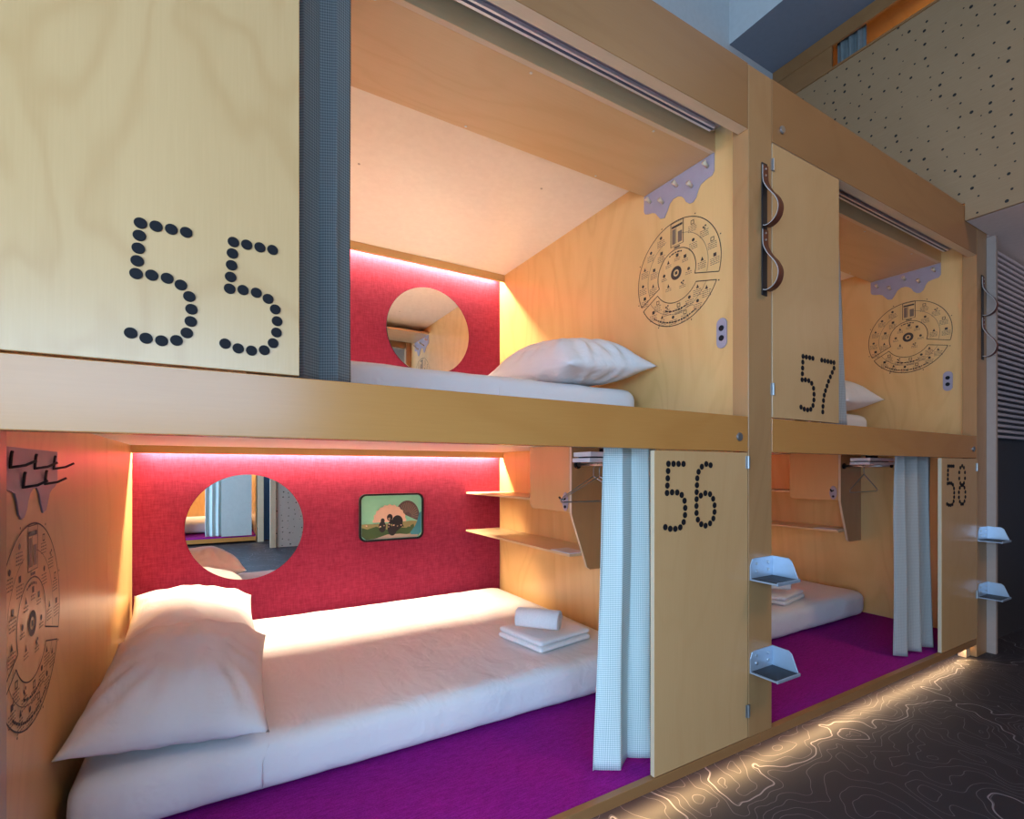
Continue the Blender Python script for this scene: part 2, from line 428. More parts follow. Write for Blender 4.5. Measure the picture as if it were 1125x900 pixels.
# ------------------------------------------------------------------ the pods
S5 = [(0, .2326), (.0257, .2326), (.0515, .2326), (.0773, .2326), (-.0018, .2073), (-.0035, .1813), (-.0053, .1556), (-.0071, .1297), (.0185, .1315), (.0445, .1302), (.068, .1207), (.0827, .0994), (.0865, .0733), (.0852, .0475), (.0782, .0225), (.0604, .0045), (.035, .0005), (.0092, .0023), (-.0156, .0095)]
S6 = [(.1005, .2264), (.0759, .2308), (.0511, .2205), (.0333, .2018), (.0261, .1779), (.0244, .1526), (.0228, .1269), (.0222, .1008), (.0217, .0759), (.0222, .0502), (.0294, .0252), (.0478, .0074), (.072, .0004), (.0976, .0077), (.1161, .025), (.1231, .0496), (.1231, .0748), (.1149, .0996), (.0971, .1176), (.0708, .122), (.0455, .1136)]
S7 = [(0, .2326), (.0256, .2326), (.0515, .2326), (.0775, .2326), (.1035, .2326), (.1035, .207), (.088, .1857), (.072, .1636), (.0566, .1417), (.0438, .1193), (.031, .097), (.0201, .075), (.0142, .0506), (.01, .0237), (.0083, -.0017)]
S8 = []
for k in range(10): a = 2*PI*k/10+PI/2; S8.append((.05+.0455*math.cos(a), .1755+.0552*math.sin(a)*1.06))
for k in range(12): a = 2*PI*k/12+PI/2+PI/12; S8.append((.05+.050*math.cos(a), .058+.059*math.sin(a)))
DIG = {'5': S5, '6': S6, '7': S7, '8': S8}

def dots(x, z, shape, y=-.0012):
    t = bm_new()
    for dx, dz in shape:
        add_cyl(t, (x+dx, y, z+dz), 'Y', .0112, .0022, 18, 0, .0007)
    return t

def hinge(parent, x, z):
    t = bm_new(); add_cyl(t, (x, -.004, z), 'Z', .0045, .05, 12); add_box(t, x-.014, x+.014, -.0022, -.0004, z-.025, z+.025, .0004)
    obj('hinge', t, M['zinc'], parent)

def door(pod, x0, x1, z0, z1, digits, hx, mat='door_plain'):
    t = bm_new(); add_box(t, x0, x1, .0, .019, z0, z1, .001)
    for f in t.faces:
        if abs(f.normal.x) > .9: f.material_index = 1
    d = obj('door_panel', t, [M[mat], M['edge']], pod)
    for ch, x, z in digits: obj('digit', dots(x, z, DIG[ch]), M['black'], d)
    for z in hx[1]: hinge(d, hx[0], z)
    return d

def side_panel(pod, xin, out, z0, z1, mat=None):
    """two butted plywood sheets with a hairline joint"""
    a, b = sorted((xin, xin+out*.0175)); t = bm_new(); j = 1.42
    add_box(t, a, b, .0735, j-.0004, z0, z1, .0008); add_box(t, a, b, j+.0004, YB, z0, z1, .0008)
    return obj('side_panel', t, mat or M['wall_ply'], pod)

def strip_light(name, c, sx, sy, energy, rot, col=WARM, spread=None):
    L = bpy.data.lights.new(name, 'AREA'); L.shape = 'RECTANGLE'; L.size = sx; L.size_y = sy; L.energy = energy; L.color = col
    if spread: L.spread = spread
    o = bpy.data.objects.new(name, L); COL.objects.link(o); o.location = c; o.rotation_euler = rot; return o

def lower_pod(x0, label, ymark, led, col=WARM):
    dx = x0-XA0; P = thing('sleeping_pod', (x0+1.1, 0, 0), label, 'sleeping pod', 'plywood sleeping pods')
    x1 = XA1+dx; o0, o1 = OA0+dx, OA1+dx
    side_panel(P, x0, -1, .0775, ZC1); side_panel(P, x1, 1, .0775, ZC1)
    t = bm_new(); add_box(t, x0, x1, YB+.0005, YB+.03, .0, ZC1, 0); obj('back_panel', t, M['felt'], P)
    t = bm_new(); add_box(t, x0, x1, .0735, YB, ZC1, ZC1+.018, 0); obj('ceiling_panel', t, M['laminate'], P)
    t = bm_new(); add_box(t, x0+.001, x1-.001, .13, YB-.001, .03, .077, 0); add_box(t, x0+.001, x1-.001, .0735, .13, .0772, .0945, 0); obj('deck', t, M['rail'], P)
    t = bm_new(); add_box(t, o0-.079 if x0 < 0 else o0-.0775, o1+.079 if x0 < 0 else o1-.001, .0, .026, .0775, .1165, .001)
    obj('plinth_edge', t, M['beam'], P)
    t = bm_new(); add_box(t, x0+.001, x1-.001, .0735, YB-.001, .095, .113, 0); add_box(t, o0+.001, o1-.001, .0265, .0735, .0772, .113, 0); obj('carpet', t, M['carpet'], P)
    v = bm_new(); add_box(v, x0+.001, x1-.001, 2.09, 2.107, 1.279, ZC1-.0005, .001); obj('valance', v, M['valance'], P)
    t = bm_new(); add_box(t, x0+.02, x1-.02, 2.122, 2.136, 1.3165, 1.3215, 0); obj('light_strip', t, M['led'], P)
    strip_light('bunk_led', ((x0+x1)/2, 2.129, 1.3155), 2.2, .010, led, (math.radians(-16), 0, 0), col)
    return P, x1, o0, o1

def upper_pod(x0, label, led, col=WARM):
    dx = x0-XA0; P = thing('sleeping_pod', (x0+1.1, 0, ZC1), label, 'sleeping pod', 'plywood sleeping pods')
    x1 = XA1+dx; o0, o1 = OA0+dx, OA1+dx
    side_panel(P, x0, -1, ZC1+.0185, 2.70); side_panel(P, x1, 1, ZC1+.0185, 2.70)
    t = bm_new(); add_box(t, x0, x1, YB, YB+.03, ZC1+.0185, 2.70, 0); obj('back_panel', t, M['felt'], P)
    t = bm_new(); add_box(t, x0, x1, .24, YB, ZC2, ZC2+.018, 0)
    c = obj('ceiling_panel', t, M['laminate'], P)
    for sx, sy in ((.83, 1.18), (.99, 1.22), (1.87, .95)):
        t = bm_new(); add_cyl(t, (x0+sx, sy, ZC2-.001), 'Z', .006, .002, 12); obj('screw', t, M['zinc'], c)
    t = bm_new(); add_box(t, x0+.001, x1-.001, .0735, YB-.001, ZC1+.03, ZD2, 0); obj('deck', t, M['rail'], P)
    r = bm_new(); add_box(r, o0+.0012-(.010 if x0 < 0 else 0), o1-.0012, .0, .045, ZR0, ZR1, .0015); r = obj('front_rail', r, M['rail'], P)
    t = bm_new(); add_cyl(t, (o1-.058, -.003, 1.319), 'Y', .0165, .008, 24, 0, .002); obj('bolt', t, M['zinc'], r)
    b = bm_new(); add_box(b, o0+.0012-(.010 if x0 < 0 else 0), o1-.0012, .0, .045, ZB0, ZB1, .0015)
    for f in b.faces:
        if f.normal.z < -.9: f.material_index = 1
    b = obj('lintel_beam', b, [M['beam'], M['edge']], P)
    t = bm_new(); add_cyl(t, (o0+.07, -.003, 2.624), 'Y', .0165, .008, 24, 0, .002); obj('bolt', t, M['zinc'], b)
    t = bm_new(); add_box(t, o0+.0005, o1-.0005, .0455, .162, 2.636, 2.660, .001); obj('track_board', t, M['lilac'], P)
    t = bm_new(); add_box(t, x0+.001, x1-.001, .20, .222, 2.586, 2.69, .001)
    for f in t.faces:
        if f.normal.z < -.9: f.material_index = 1
    obj('lintel_board', t, [M['soffit'], M['edge']], P)
    t = bm_new(); add_box(t, x0+.001, x1-.001, .2225, .625, 2.588, 2.606, .001); s = obj('soffit_board', t, M['soffit'], P)
    for sx, sy in ((.80, .24), (.80, .607), (1.35, .24), (1.27, .607), (1.95, .24), (1.95, .607), (.3, .607)):
        t = bm_new(); add_cyl(t, (x0+sx, sy, 2.5865), 'Z', .0055, .003, 12, 0, .001); obj('screw', t, M['steel'], s)
    t = bm_new(); add_box(t, o0+.05, o1-.03, .130, .160, 2.622, 2.6356, .001)
    tr = obj('curtain_track', t, M['aluminium'], P)
    t = bm_new(); add_box(t, o0+.05, o1-.03, .1385, .1485, 2.6212, 2.6219, 0); obj('slot', t, M['slot'], tr)
    v = bm_new(); add_box(v, x0+.001, x1-.001, 2.07, 2.087, 2.617, ZC2-.0005, .001); obj('valance', v, M['valance'], P)
    t = bm_new(); add_box(t, x0+.02, x1-.02, 2.122, 2.136, 2.6645, 2.6695, 0); obj('light_strip', t, M['led'], P)
    strip_light('bunk_led', ((x0+x1)/2, 2.129, 2.6635), 2.2, .012, led, (math.radians(-16), 0, 0), col)
    return P, x1, o0, o1

LED = 78
p56, *_ = lower_pod(XA0, 'lower left pod with open red back wall, door numbered 56', 0, LED)
p58, *_ = lower_pod(XA0+DX, 'lower right pod with magenta carpet, door numbered 58', 0, LED*.42, (1, .76, .48))
p55, *_ = upper_pod(XA0, 'upper left pod with red back wall, big door numbered 55', LED)
p57, *_ = upper_pod(XA0+DX, 'upper right pod, narrow door numbered 57', LED*.45, (1, .76, .48))
door(p55, -.343, .165, 1.407, ZB0-.004, [('5', -.132, 1.4531), ('5', .0315, 1.4526)], (-.334, ()), 'door')
door(p57, 1.992, 2.512, 1.407, ZB0-.004, [('5', 2.2137, 1.4533), ('7', 2.363, 1.4533)], (1.992, (1.524, 2.456)))
door(p56, 1.308, 1.826, .1205, 1.257, [('5', 1.3761, .9778), ('6', 1.501, .9800)], (1.8265, (1.219, .227)))
door(p58, 3.636, 4.15, .1205, 1.257, [('5', 3.722, .9778), ('8', 3.875, .9790)], (4.1505, (1.205, .40)))

# warm strip of light tucked under the plinth
k = thing('floor_light_strip', (1.9, .1, .06), 'warm light strip tucked under the bunk plinth along the floor', 'light')
t = bm_new(); add_box(t, -.33, 4.12, .045, .057, .070, .0775, 0); obj('strip', t, M['led'], k)
strip_light('plinth_led', (1.9, .036, .068), 4.5, .012, 8, (math.radians(-22), 0, 0), GOLD, 1.9)
t = bm_new(); add_box(t, 4.085, 4.145, .03, .072, .0, .0765, .001)
tag(obj('plinth_foot', t, M['edge'], None, (4.11, .03, 0)), 'small wooden block under the plinth at the last post', 'block')

# ------------------------------------------------------------------ beds
def rounded_box(x0, x1, y0, y1, z0, z1, r, n=(40, 30, 6), wr=.004, seed=0):
    t = bmesh.new(); c = Vector(((x0+x1)/2, (y0+y1)/2, (z0+z1)/2)); h = Vector(((x1-x0)/2, (y1-y0)/2, (z1-z0)/2))
    idx = {}
    def V(i, j, k):
        key = (i, j, k)
        if key not in idx:
            p = Vector((-1+2*i/n[0], -1+2*j/n[1], -1+2*k/n[2]))
            q = Vector([p[a]*h[a] for a in range(3)])
            inn = Vector([max(-(h[a]-r), min(h[a]-r, q[a])) for a in range(3)])
            d = q-inn
            if d.length > 1e-6: q = inn+d.normalized()*r
            w = c+q
            s = wr*(noise.noise(Vector((w.x*5+seed, w.y*3, w.z*8)))+.6*noise.noise(Vector((w.x*14+seed, w.y*5, w.z*10))))
            nn = d.normalized() if d.length > 1e-6 else Vector((0, 0, 1))
            idx[key] = t.verts.new(w+nn*s)
        return idx[key]
    a, b, e = n
    for i in range(a):
        for j in range(b):
            t.faces.new((V(i, j, 0), V(i, j+1, 0), V(i+1, j+1, 0), V(i+1, j, 0))); t.faces.new((V(i, j, e), V(i+1, j, e), V(i+1, j+1, e), V(i, j+1, e)))
    for i in range(a):
        for k2 in range(e):
            t.faces.new((V(i, 0, k2), V(i+1, 0, k2), V(i+1, 0, k2+1), V(i, 0, k2+1))); t.faces.new((V(i, b, k2), V(i, b, k2+1), V(i+1, b, k2+1), V(i+1, b, k2)))
    for j in range(b):
        for k2 in range(e):
            t.faces.new((V(0, j, k2), V(0, j, k2+1), V(0, j+1, k2+1), V(0, j+1, k2))); t.faces.new((V(a, j, k2), V(a, j+1, k2), V(a, j+1, k2+1), V(a, j, k2+1)))
    smooth(t); return t

def bed(x0, x1, y0, z0, z1, label, seam_x=None, y1=2.125):
    B = thing('mattress', ((x0+x1)/2, (y0+y1)/2, z0), label, 'mattress', 'white sheeted mattresses')
    obj('fitted_sheet', rounded_box(x0, x1, y0, y1, z0, z1, .062, (60, 44, 8), .004, x0), M['linen'], B)
    if seam_x is not None:
        t = bm_new(); pts = []
        prof = [(y0-.003, z0+.03), (y0-.003, z1-.07), (y0+.012, z1-.022), (y0+.05, z1-.001), (y0+.3, z1+.001), (y1-.1, z1+.001)]
        for i, (y, z) in enumerate(prof): pts.append((seam_x+.012*math.sin(y*3)-.02*(y < y0), y, z))
        add_tube(t, pts, .0028, 6); obj('seam', t, M['linen'], B)
    return B
bed(-.370, 1.862, .575, .1205, .302, 'white sheeted mattress in lower left pod 56', .135)
bed(1.955, 4.10, .60, .1205, .302, 'white sheeted mattress in lower right pod 58')
bed(-.370, 1.83, .60, 1.4025, 1.594, 'white sheeted mattress in upper left pod 55', 1.03)
bed(1.955, 4.15, .60, 1.4025, 1.594, 'white sheeted mattress in upper right pod 57')

def pillow_bm(L, W, H, n=44, seed=0., wr=1.0):
    """soft cushion: L along x, W along y, pinched corners, flatter below"""
    t = bmesh.new(); top = {}; bot = {}
    for i in range(n+1):
        for j in range(n+1):
            u, v = -1+2*i/n, -1+2*j/n
            x = L/2*u*(1-.07*(1-v*v)*u*u); y = W/2*v*(1-.06*(1-u*u)*v*v)
            e = max(0, (1-abs(u)**2.6))**.62*max(0, (1-abs(v)**2.6))**.62
            k = noise.noise(Vector((u*2+seed, v*2.3, seed)))*.10+noise.noise(Vector((u*6+seed, v*4, seed*2)))*.05
            rr = (u*u+v*v)**.5; a = math.atan2(v, u)
            k += .06*wr*math.sin(a*17+3*noise.noise(Vector((u*2, v*2, seed+5))))*min(1, rr)**3
            h = H*e*(1+k)
            edge = i in (0, n) or j in (0, n)
            top[i, j] = t.verts.new((x, y, h*.66+H*.0))
            bot[i, j] = top[i, j] if edge else t.verts.new((x, y, -h*.34))
    for i in range(n):
        for j in range(n):
            t.faces.new((top[i, j], top[i+1, j], top[i+1, j+1], top[i, j+1]))
            q = [bot[i, j], bot[i, j+1], bot[i+1, j+1], bot[i+1, j]]
            if len(set(q)) >= 3:
                try: t.faces.new(q)
                except ValueError: pass
    smooth(t); return t
def pillow(L, W, H, loc, rot, label, seed=0., wr=1.0):
    t = pillow_bm(L, W, H, seed=seed, wr=wr)
    R = Matrix.Rotation(rot[2], 4, 'Z') @ Matrix.Rotation(rot[1], 4, 'Y') @ Matrix.Rotation(rot[0], 4, 'X')
    bmesh.ops.transform(t, matrix=Matrix.Translation(loc) @ R, verts=t.verts[:])
    return tag(obj('pillow', t, M['linen'], None, loc), label, 'pillow', 'white pillows')
rd = math.radians
pillow(.56, .74, .20, (-.095, 1.72, .425), (rd(9), rd(7), rd(2)), 'white pillow at the back against the red wall in pod 56', 1.3)
pillow(.54, .76, .25, (-.098, .93, .414), (rd(7), rd(5), rd(-3)), 'plump white pillow at the front of the bed in pod 56', 4.2, 1.3)
pillow(.56, .76, .25, (1.575, .875, 1.70), (rd(4), rd(-5), rd(2)), 'white pillow with wrinkled corner in upper pod 55', 7.7, 2.2)
pillow(.56, .76, .25, (3.895, .885, 1.70), (rd(4), rd(-5), rd(2)), 'white pillow in upper pod 57 beside the blue curtain', 3.1)

def towels(x, y, z, rot, lab1, lab2):
    T = thing('folded_towel', (x, y, z), lab1, 'towel', 'folded bath towels')
    R = Matrix.Translation((x, y, z)) @ Matrix.Rotation(rot, 4, 'Z')
    for k in range(2):
        t = rounded_box(-.18+.006*k, .18, -.165+.006*k, .17, .001+.029*k, .0285*(k+1), .0138, (22, 20, 6), .003, k)
        bmesh.ops.transform(t, matrix=R, verts=t.verts[:]); obj('fold', t, M['towel'], T)
    # rolled hand towel on top: a spiral of cloth
    q = Matrix.Translation(R @ Vector((-.075, -.035, .1225))) @ Matrix.Rotation(rd(-50), 4, 'Z')
    t = bmesh.new(); prof = []
    n = 110
    for i in range(n+1):
        a = i/n*2*PI*3.6; r = .010+.050*i/n; prof.append((r*math.cos(a), r*math.sin(a)*.94))
    rows = []
    for i, (py, pz) in enumerate(prof):
        l = math.hypot(py, pz); e = .112*(1-.012*math.sin(i*.3)); w = .0095
        rows.append([t.verts.new((sx*(e-.004*(d == 0)), py*m/l, pz*m/l)) for sx in (-1, 1) for d, m in ((0, l), (1, l-w*.5), (2, l-w))])
    loop = (0, 1, 2, 5, 4, 3)
    for A, B in zip(rows, rows[1:]):
        for a, b in zip(loop, loop[1:]+loop[:1]): t.faces.new((A[a], A[b], B[b], B[a]))
    t.faces.new([rows[0][k] for k in loop]); t.faces.new([rows[-1][k] for k in loop[::-1]])
    bmesh.ops.recalc_face_normals(t, faces=t.faces[:]); smooth(t)
    bmesh.ops.transform(t, matrix=q, verts=t.verts[:])
    tag(obj('rolled_towel', t, M['towel'], None, q.translation), lab2, 'towel', 'rolled hand towels')
towels(1.485, .935, .3055, rd(9), 'white folded towel on the right end of the mattress in pod 56', 'white rolled towel lying on the folded towel in pod 56')
towels(3.30, .84, .3055, rd(12), 'white folded towel on the mattress in pod 58', 'white rolled towel lying on the folded towel in pod 58')

# ------------------------------------------------------------------ curtains
def curtain(x0, x1, y, z0, z1, folds, amp, label, mat, flare=0., seed=0., step=None, rflare=0.):
    nx, nz = folds*14, 40; t = bmesh.new(); uvl = t.loops.layers.uv.new('UVMap'); g = []
    for j in range(nz+1):
        f = j/nz; row = []
        for i in range(nx+1):
            s = i/nx; ph = s*folds*2*PI+seed
            w = .45+.55*(1-f)
            sway = noise.noise(Vector((s*2.5+seed, f*1.6, seed)))*.022*(1-f*.7)
            xx = x0-flare*(1-f)*(1-s)**1.5+rflare*(1-f)*s+(x1-x0)*s+.25*(x1-x0)/folds*math.sin(ph*2)*.25
            yy = y+amp*w*math.sin(ph+.5*noise.noise(Vector((f*2, seed, 0))))+sway
            zz = z0+(z1-z0)*f
            if step: zz = z0+step*math.sin(ph*.5)**2+(z1-z0-step*math.sin(ph*.5)**2)*f
            row.append(t.verts.new((xx, yy, zz)))
        g.append(row)
    cloth = (x1-x0)*1.5+amp*4*folds*.8
    for j in range(nz):
        for i in range(nx):
            fc = t.faces.new((g[j][i], g[j][i+1], g[j+1][i+1], g[j+1][i])); fc.smooth = True
            for lp, (a, b) in zip(fc.loops, ((i, j), (i+1, j), (i+1, j+1), (i, j+1))): lp[uvl].uv = (a/nx*cloth, b/nz*(z1-z0))
    o = tag(obj('curtain', t, mat, None, ((x0+x1)/2, y, z0)), label, 'curtain', 'check curtains drawn aside')
    sd = o.modifiers.new('thickness', 'SOLIDIFY'); sd.thickness = .0022; sd.offset = 0
    return o
curtain(.06, .312, .146, 1.418, 2.619, 3, .018, 'grey teal check curtain beside door 55', M['curtain_dark'], 0, 1.1)
curtain(2.42, 2.78, .147, 1.425, 2.619, 4, .018, 'blue grey check curtain peeking out beside door 57', M['curtain_mid'], 0, .4, None, .10)
curtain(1.185, 1.44, .115, .125, 1.300, 2, .024, 'pale aqua check curtain beside door 56', M['curtain'], .045, 1.0)
curtain(3.34, 3.80, .105, .127, 1.300, 3, .042, 'beige blue curtain beside door 58', M['curtain_mid'], 0, 2.8)

# ------------------------------------------------------------------ mirrors and picture on the felt
def mirror(x, z, r, label):
    m = thing('round_mirror', (x, YB-.008, z), label, 'mirror', 'round wall mirrors')
    t = bm_new(); add_cyl(t, (x, YB-.0035, z), 'Y', r, .005, 96, 0); obj('backing', t, M['black'], m)
    t = bm_new(); add_cyl(t, (x, YB-.0085, z), 'Y', r-.001, .004, 128, 0, .001); obj('glass', t, M['mirror'], m)
mirror(.157, .847, .314, 'round mirror on the red wall of lower pod 56')
mirror(1.311, 2.178, .310, 'round mirror on the red wall of upper pod 55')

PX0, PX1, PZ0, PZ1 = .815, 1.262, .705, 1.026
def rrect(x0, x1, z0, z1, r, n=8):
    out = []
    for cx, cz, a0 in ((x1-r, z1-r, 0), (x0+r, z1-r, PI/2), (x0+r, z0+r, PI), (x1-r, z0+r, 1.5*PI)):
        for k in range(n+1): a = a0+PI/2*k/n; out.append((cx+r*math.cos(a), cz+r*math.sin(a)))
    return out
pic = thing('wall_picture', (1.04, YB-.02, .70), 'framed green picture of dark figures before a peach fan, on the red wall', 'picture')
t = bm_new()
outer, inner = rrect(PX0, PX1, PZ0, PZ1, .045), rrect(PX0+.012, PX1-.012, PZ0+.012, PZ1-.012, .036)
vo = [[t.verts.new((p[0], y, p[1])) for p in ring] for ring, y in ((outer, YB-.002), (outer, YB-.024), (inner, YB-.024), (inner, YB-.014))]
n = len(outer)
for a, b in ((0, 1), (1, 2), (2, 3)):
    for i in range(n): t.faces.new((vo[a][i], vo[a][(i+1) % n], vo[b][(i+1) % n], vo[b][i]))
bmesh.ops.recalc_face_normals(t, faces=t.faces[:]); obj('frame', t, M['black'], pic)
ART = [plain('art_'+nm, c, .5) for nm, c in (('mint', (.27, .66, .45)), ('peach', (.90, .60, .42)), ('fan', (.10, .07, .065)), ('rib', (.28, .19, .14)), ('grass', (.05, .10, .03)), ('hill', (.30, .27, .11)), ('water', (.04, .22, .27)), ('path', (.52, .40, .30)), ('silhouette', (.018, .014, .016)), ('face', (.42, .27, .17)))]  # the near-black entry is the figures' own print colour
t = bm_new()
yk = [YB-.0135]
def layer(pts, mi):
    yk[0] -= .00015; vs = [t.verts.new((PX0+px*(PX1-PX0), yk[0], PZ0+pz*(PZ1-PZ0))) for px, pz in pts]
    f = t.faces.new(vs); f.material_index = mi
    if f.normal.y > 0: f.normal_flip()
layer([((p[0]-PX0)/(PX1-PX0), (p[1]-PZ0)/(PZ1-PZ0)) for p in inner], 0)
def ell(cx, cz, rx, rz, n=28, a0=0, a1=2*PI, wob=0, kk=0):
    return [(cx+rx*(1+wob*math.sin(kk*(a0+(a1-a0)*i/n)))*math.cos(a0+(a1-a0)*i/n), cz+rz*(1+wob*math.sin(kk*(a0+(a1-a0)*i/n)))*math.sin(a0+(a1-a0)*i/n)) for i in range(n+(0 if a1-a0 > 6.2 else 1))]
layer(ell(.74, .47, .20, .37, 30, -.25, PI*.86), 2)                       # dark fan
for i in range(15):
    a = .02+PI*.8*i/14; layer([(.74+.07*math.cos(a-.03), .47+.12*math.sin(a-.03)), (.74+.175*math.cos(a-.022), .47+.325*math.sin(a-.022)), (.74+.175*math.cos(a+.022), .47+.325*math.sin(a+.022)), (.74+.07*math.cos(a+.03), .47+.12*math.sin(a+.03))], 3)
layer(ell(.46, .40, .255, .36, 120, -.02, PI+.02, .028, 21), 1)          # scalloped peach sun
layer([(.035, .37), (.3, .36), (.5, .37), (.8, .40), (.93, .38), (.95, .12), (.92, .06), (.1, .045), (.035, .12)], 5)
layer([(.035, .30), (.12, .26), (.25, .31), (.36, .26), (.46, .22), (.60, .27), (.72, .25), (.84, .33), (.86, .16), (.7, .10), (.1, .05), (.035, .12)], 4)
layer([(.20, .045), (.42, .13), (.62, .13), (.80, .10), (.92, .10), (.89, .045)], 7)
layer([(.965, .60), (.93, .55), (.90, .40), (.86, .28), (.78, .14), (.80, .10), (.92, .09), (.963, .14)], 6)
layer(ell(.345, .30, .055, .12), 8); layer(ell(.50, .27, .075, .17), 8); layer(ell(.58, .40, .085, .13), 8)   # dark seated figures
layer(ell(.46, .49, .045, .075), 8); layer(ell(.35, .43, .03, .05), 8); layer(ell(.45, .46, .018, .03), 9); layer([(.50, .42), (.64, .46), (.67, .30), (.56, .18), (.47, .2)], 8)
for i in range(26):
    x = random.uniform(.06, .8); layer(ell(x, random.uniform(.28, .36), .012, .014, 8), random.choice((5, 4, 9, 1)))
obj('print', t, ART, pic)

# ------------------------------------------------------------------ shelves, cupboard, divider, hanging rail in the lower pods
def fittings(dx, ydiv, ylen, tagp, nh):
    xw = XA1+dx; xf = xw-.29; y0 = ydiv; y1 = ydiv+ylen
    G = 'ply shelves on the pod side walls'
    t = bm_new(); add_prism(t, [(xw-.0008, .73), (xf, .73), (xf, .742), (xw-.0008, .742)], 'Y', y0+.0185, YB-.001, .0015)
    tag(obj('wall_shelf', t, M['shelf'], None, (xw-.14, y0+.6, .736)), 'long lower birch shelf on the right side wall of '+tagp, 'shelf', G)
    t = bm_new(); add_box(t, xf+.004, xw-.0008, y1+.0005, YB-.001, 1.010, 1.022, .0015)
    tag(obj('wall_shelf', t, M['shelf'], None, (xw-.14, y1+.4, 1.016)), 'short upper birch shelf beside the cupboard in '+tagp, 'shelf', G)
    c = thing('wall_cupboard', (xw-.14, (y0+y1)/2, .965), 'pale birch cupboard with rounded corner on the side wall of '+tagp, 'cupboard', 'small cupboards')
    t = bm_new(); add_box(t, xf+.0185, xw-.0008, y0+.0185, y1, .967, ZC1-.0008, .001); obj('body', t, M['shelf'], c)
    r = .03; pts = [(y0+.0185, .965), (y1-r, .965)]+[(y1-r+r*math.sin(a), .965+r-r*math.cos(a)) for a in (PI/8, PI/4, 3*PI/8)]+[(y1, .965+r), (y1, ZC1-.001), (y0+.0185, ZC1-.001)]
    t = bm_new(); add_prism(t, pts, 'X', xf, xf+.018, .0012); obj('front_panel', t, M['door_plain'], c)
    t = bm_new(); pts = [(xf, ZC1-.001), (xf, .955), (xf+.105, .668), (xf+.125, .655), (xw-.001, .655), (xw-.001, ZC1-.001)]
    add_prism(t, pts, 'Y', y0, y0+.018, .0012)
    for f in t.faces:
        if abs(f.normal.y) < .5: f.material_index = 1
    tag(obj('divider_panel', t, [M['post'], M['edge']], None, (xw-.14, y0, .66)), 'tapering plywood divider panel beside the cupboard in '+tagp, 'panel', 'divider panels')
    h = thing('coat_hook', (xf-.001, y0+.052, 1.02), 'small lilac coat hook plate on the cupboard front in '+tagp, 'hook', 'cupboard coat hooks')
    t = bm_new(); add_prism(t, [(y0+.052+.026*math.cos(a), 1.02+.05*math.sin(a)) for a in [2*PI*k/20 for k in range(20)]], 'X', xf-.0045, xf-.0004, .0008); obj('plate', t, M['lilac'], h)
    t = bm_new(); add_tube(t, [(xf-.004, y0+.05, 1.035), (xf-.03, y0+.05, 1.030), (xf-.044, y0+.05, 1.045)], .0055, 8); obj('peg', t, M['black'], h)
    t = bm_new(); add_cyl(t, (xf-.0065, y0+.05, .992), 'X', .008, .004, 14); obj('screw', t, M['black'], h)
    # hanging rail and wire hangers
    xr = xf+.035
    R = thing('hanging_rail', (xr, y0-.17, 1.21), 'short chrome hanging rail fixed to the divider in '+tagp, 'rail', 'hanging rails')
    t = bm_new(); add_tube(t, [(xr, y0-.0005, 1.215), (xr, y0-.30, 1.215)], .008, 12); obj('rod', t, M['steel'], R)
    t = bm_new(); add_cyl(t, (xr, y0-.006, 1.215), 'Y', .022, .01, 20, 0, .002); obj('wall_flange', t, M['black'], R)
    t = bm_new(); add_cyl(t, (xr, y0-.305, 1.215), 'Y', .013, .012, 16, 0, .002); obj('end_cap', t, M['black'], R)
    for k in range(nh):
        hy = y0-.135-.045*k; a = (.05, -.09, .12)[k]
        H = thing('wire_hanger', (xr, hy, 1.05), ('metal wire clothes hanger nearest the divider in ' if k == 0 else 'metal wire clothes hanger in front of the other one in ')+tagp, 'hanger', 'wire hangers')
        Rm = Matrix.Translation((xr, hy, 0)) @ Matrix.Rotation(a, 4, 'Z')
        b = bm_new(); zb = 1.155
        add_tube(b, [(-.003, 0, zb), (-.205, 0, zb-.102), (-.214, 0, zb-.112), (-.208, 0, zb-.122), (0, 0, zb-.123), (.208, 0, zb-.122), (.214, 0, zb-.112), (.205, 0, zb-.102), (.003, 0, zb)], .0028, 8)
        bmesh.ops.transform(b, matrix=Rm, verts=b.verts[:]); obj('frame', b, M['zinc'], H)
        b = bm_new(); hk = [(0, 0, zb-.002), (0, 0, zb+.03)]+[(.0125*math.cos(q)-.0, 0, zb+.0575+.0125*math.sin(q)) for q in [(-PI/2+PI*1.45*i/12) for i in range(13)]]
        add_tube(b, hk, .0022, 8); bmesh.ops.transform(b, matrix=Rm, verts=b.verts[:]); obj('hook', b, M['zinc'], H)
    # white slotted fixture below the ceiling
    xa = xw-.53 if dx == 0 else xw-.585
    W = thing('ceiling_fixture', (xa+.16, y0-.36, 1.26), 'white slotted fixture under the ceiling beside the hangers in '+tagp, 'fixture', 'white ceiling fixtures')
    ya = y0-.44 if dx == 0 else y0-.32
    t = bm_new(); add_box(t, xa, xa+.33, ya, ya+.12, 1.222, 1.240, .002); obj('slab', t, M['white'], W)
    t = bm_new(); add_box(t, xa+.006, xa+.33, ya, ya+.12, 1.246, 1.266, .002); obj('slab', t, M['white'], W)
    t = bm_new(); add_box(t, xa+.02, xa+.30, ya+.02, ya+.10, 1.2402, 1.2458, 0); obj('spacer', t, M['black'], W)
    t = bm_new(); add_box(t, xa+.12, xa+.2, ya+.04, ya+.08, 1.2662, ZC1-.0008, .001); obj('bracket', t, M['black'], W)
    t = bm_new(); add_box(t, xf+.006, xf+.12, y0+.03, y0+.20, .7427, .7465, .0008)
    tag(obj('leaflet', t, M['white'], None, (xf+.06, y0+.1, .743)), 'white leaflet lying on the lower shelf of '+tagp, 'leaflet', 'leaflets on the shelves')
fittings(0, .855, .405, 'pod 56', 2)
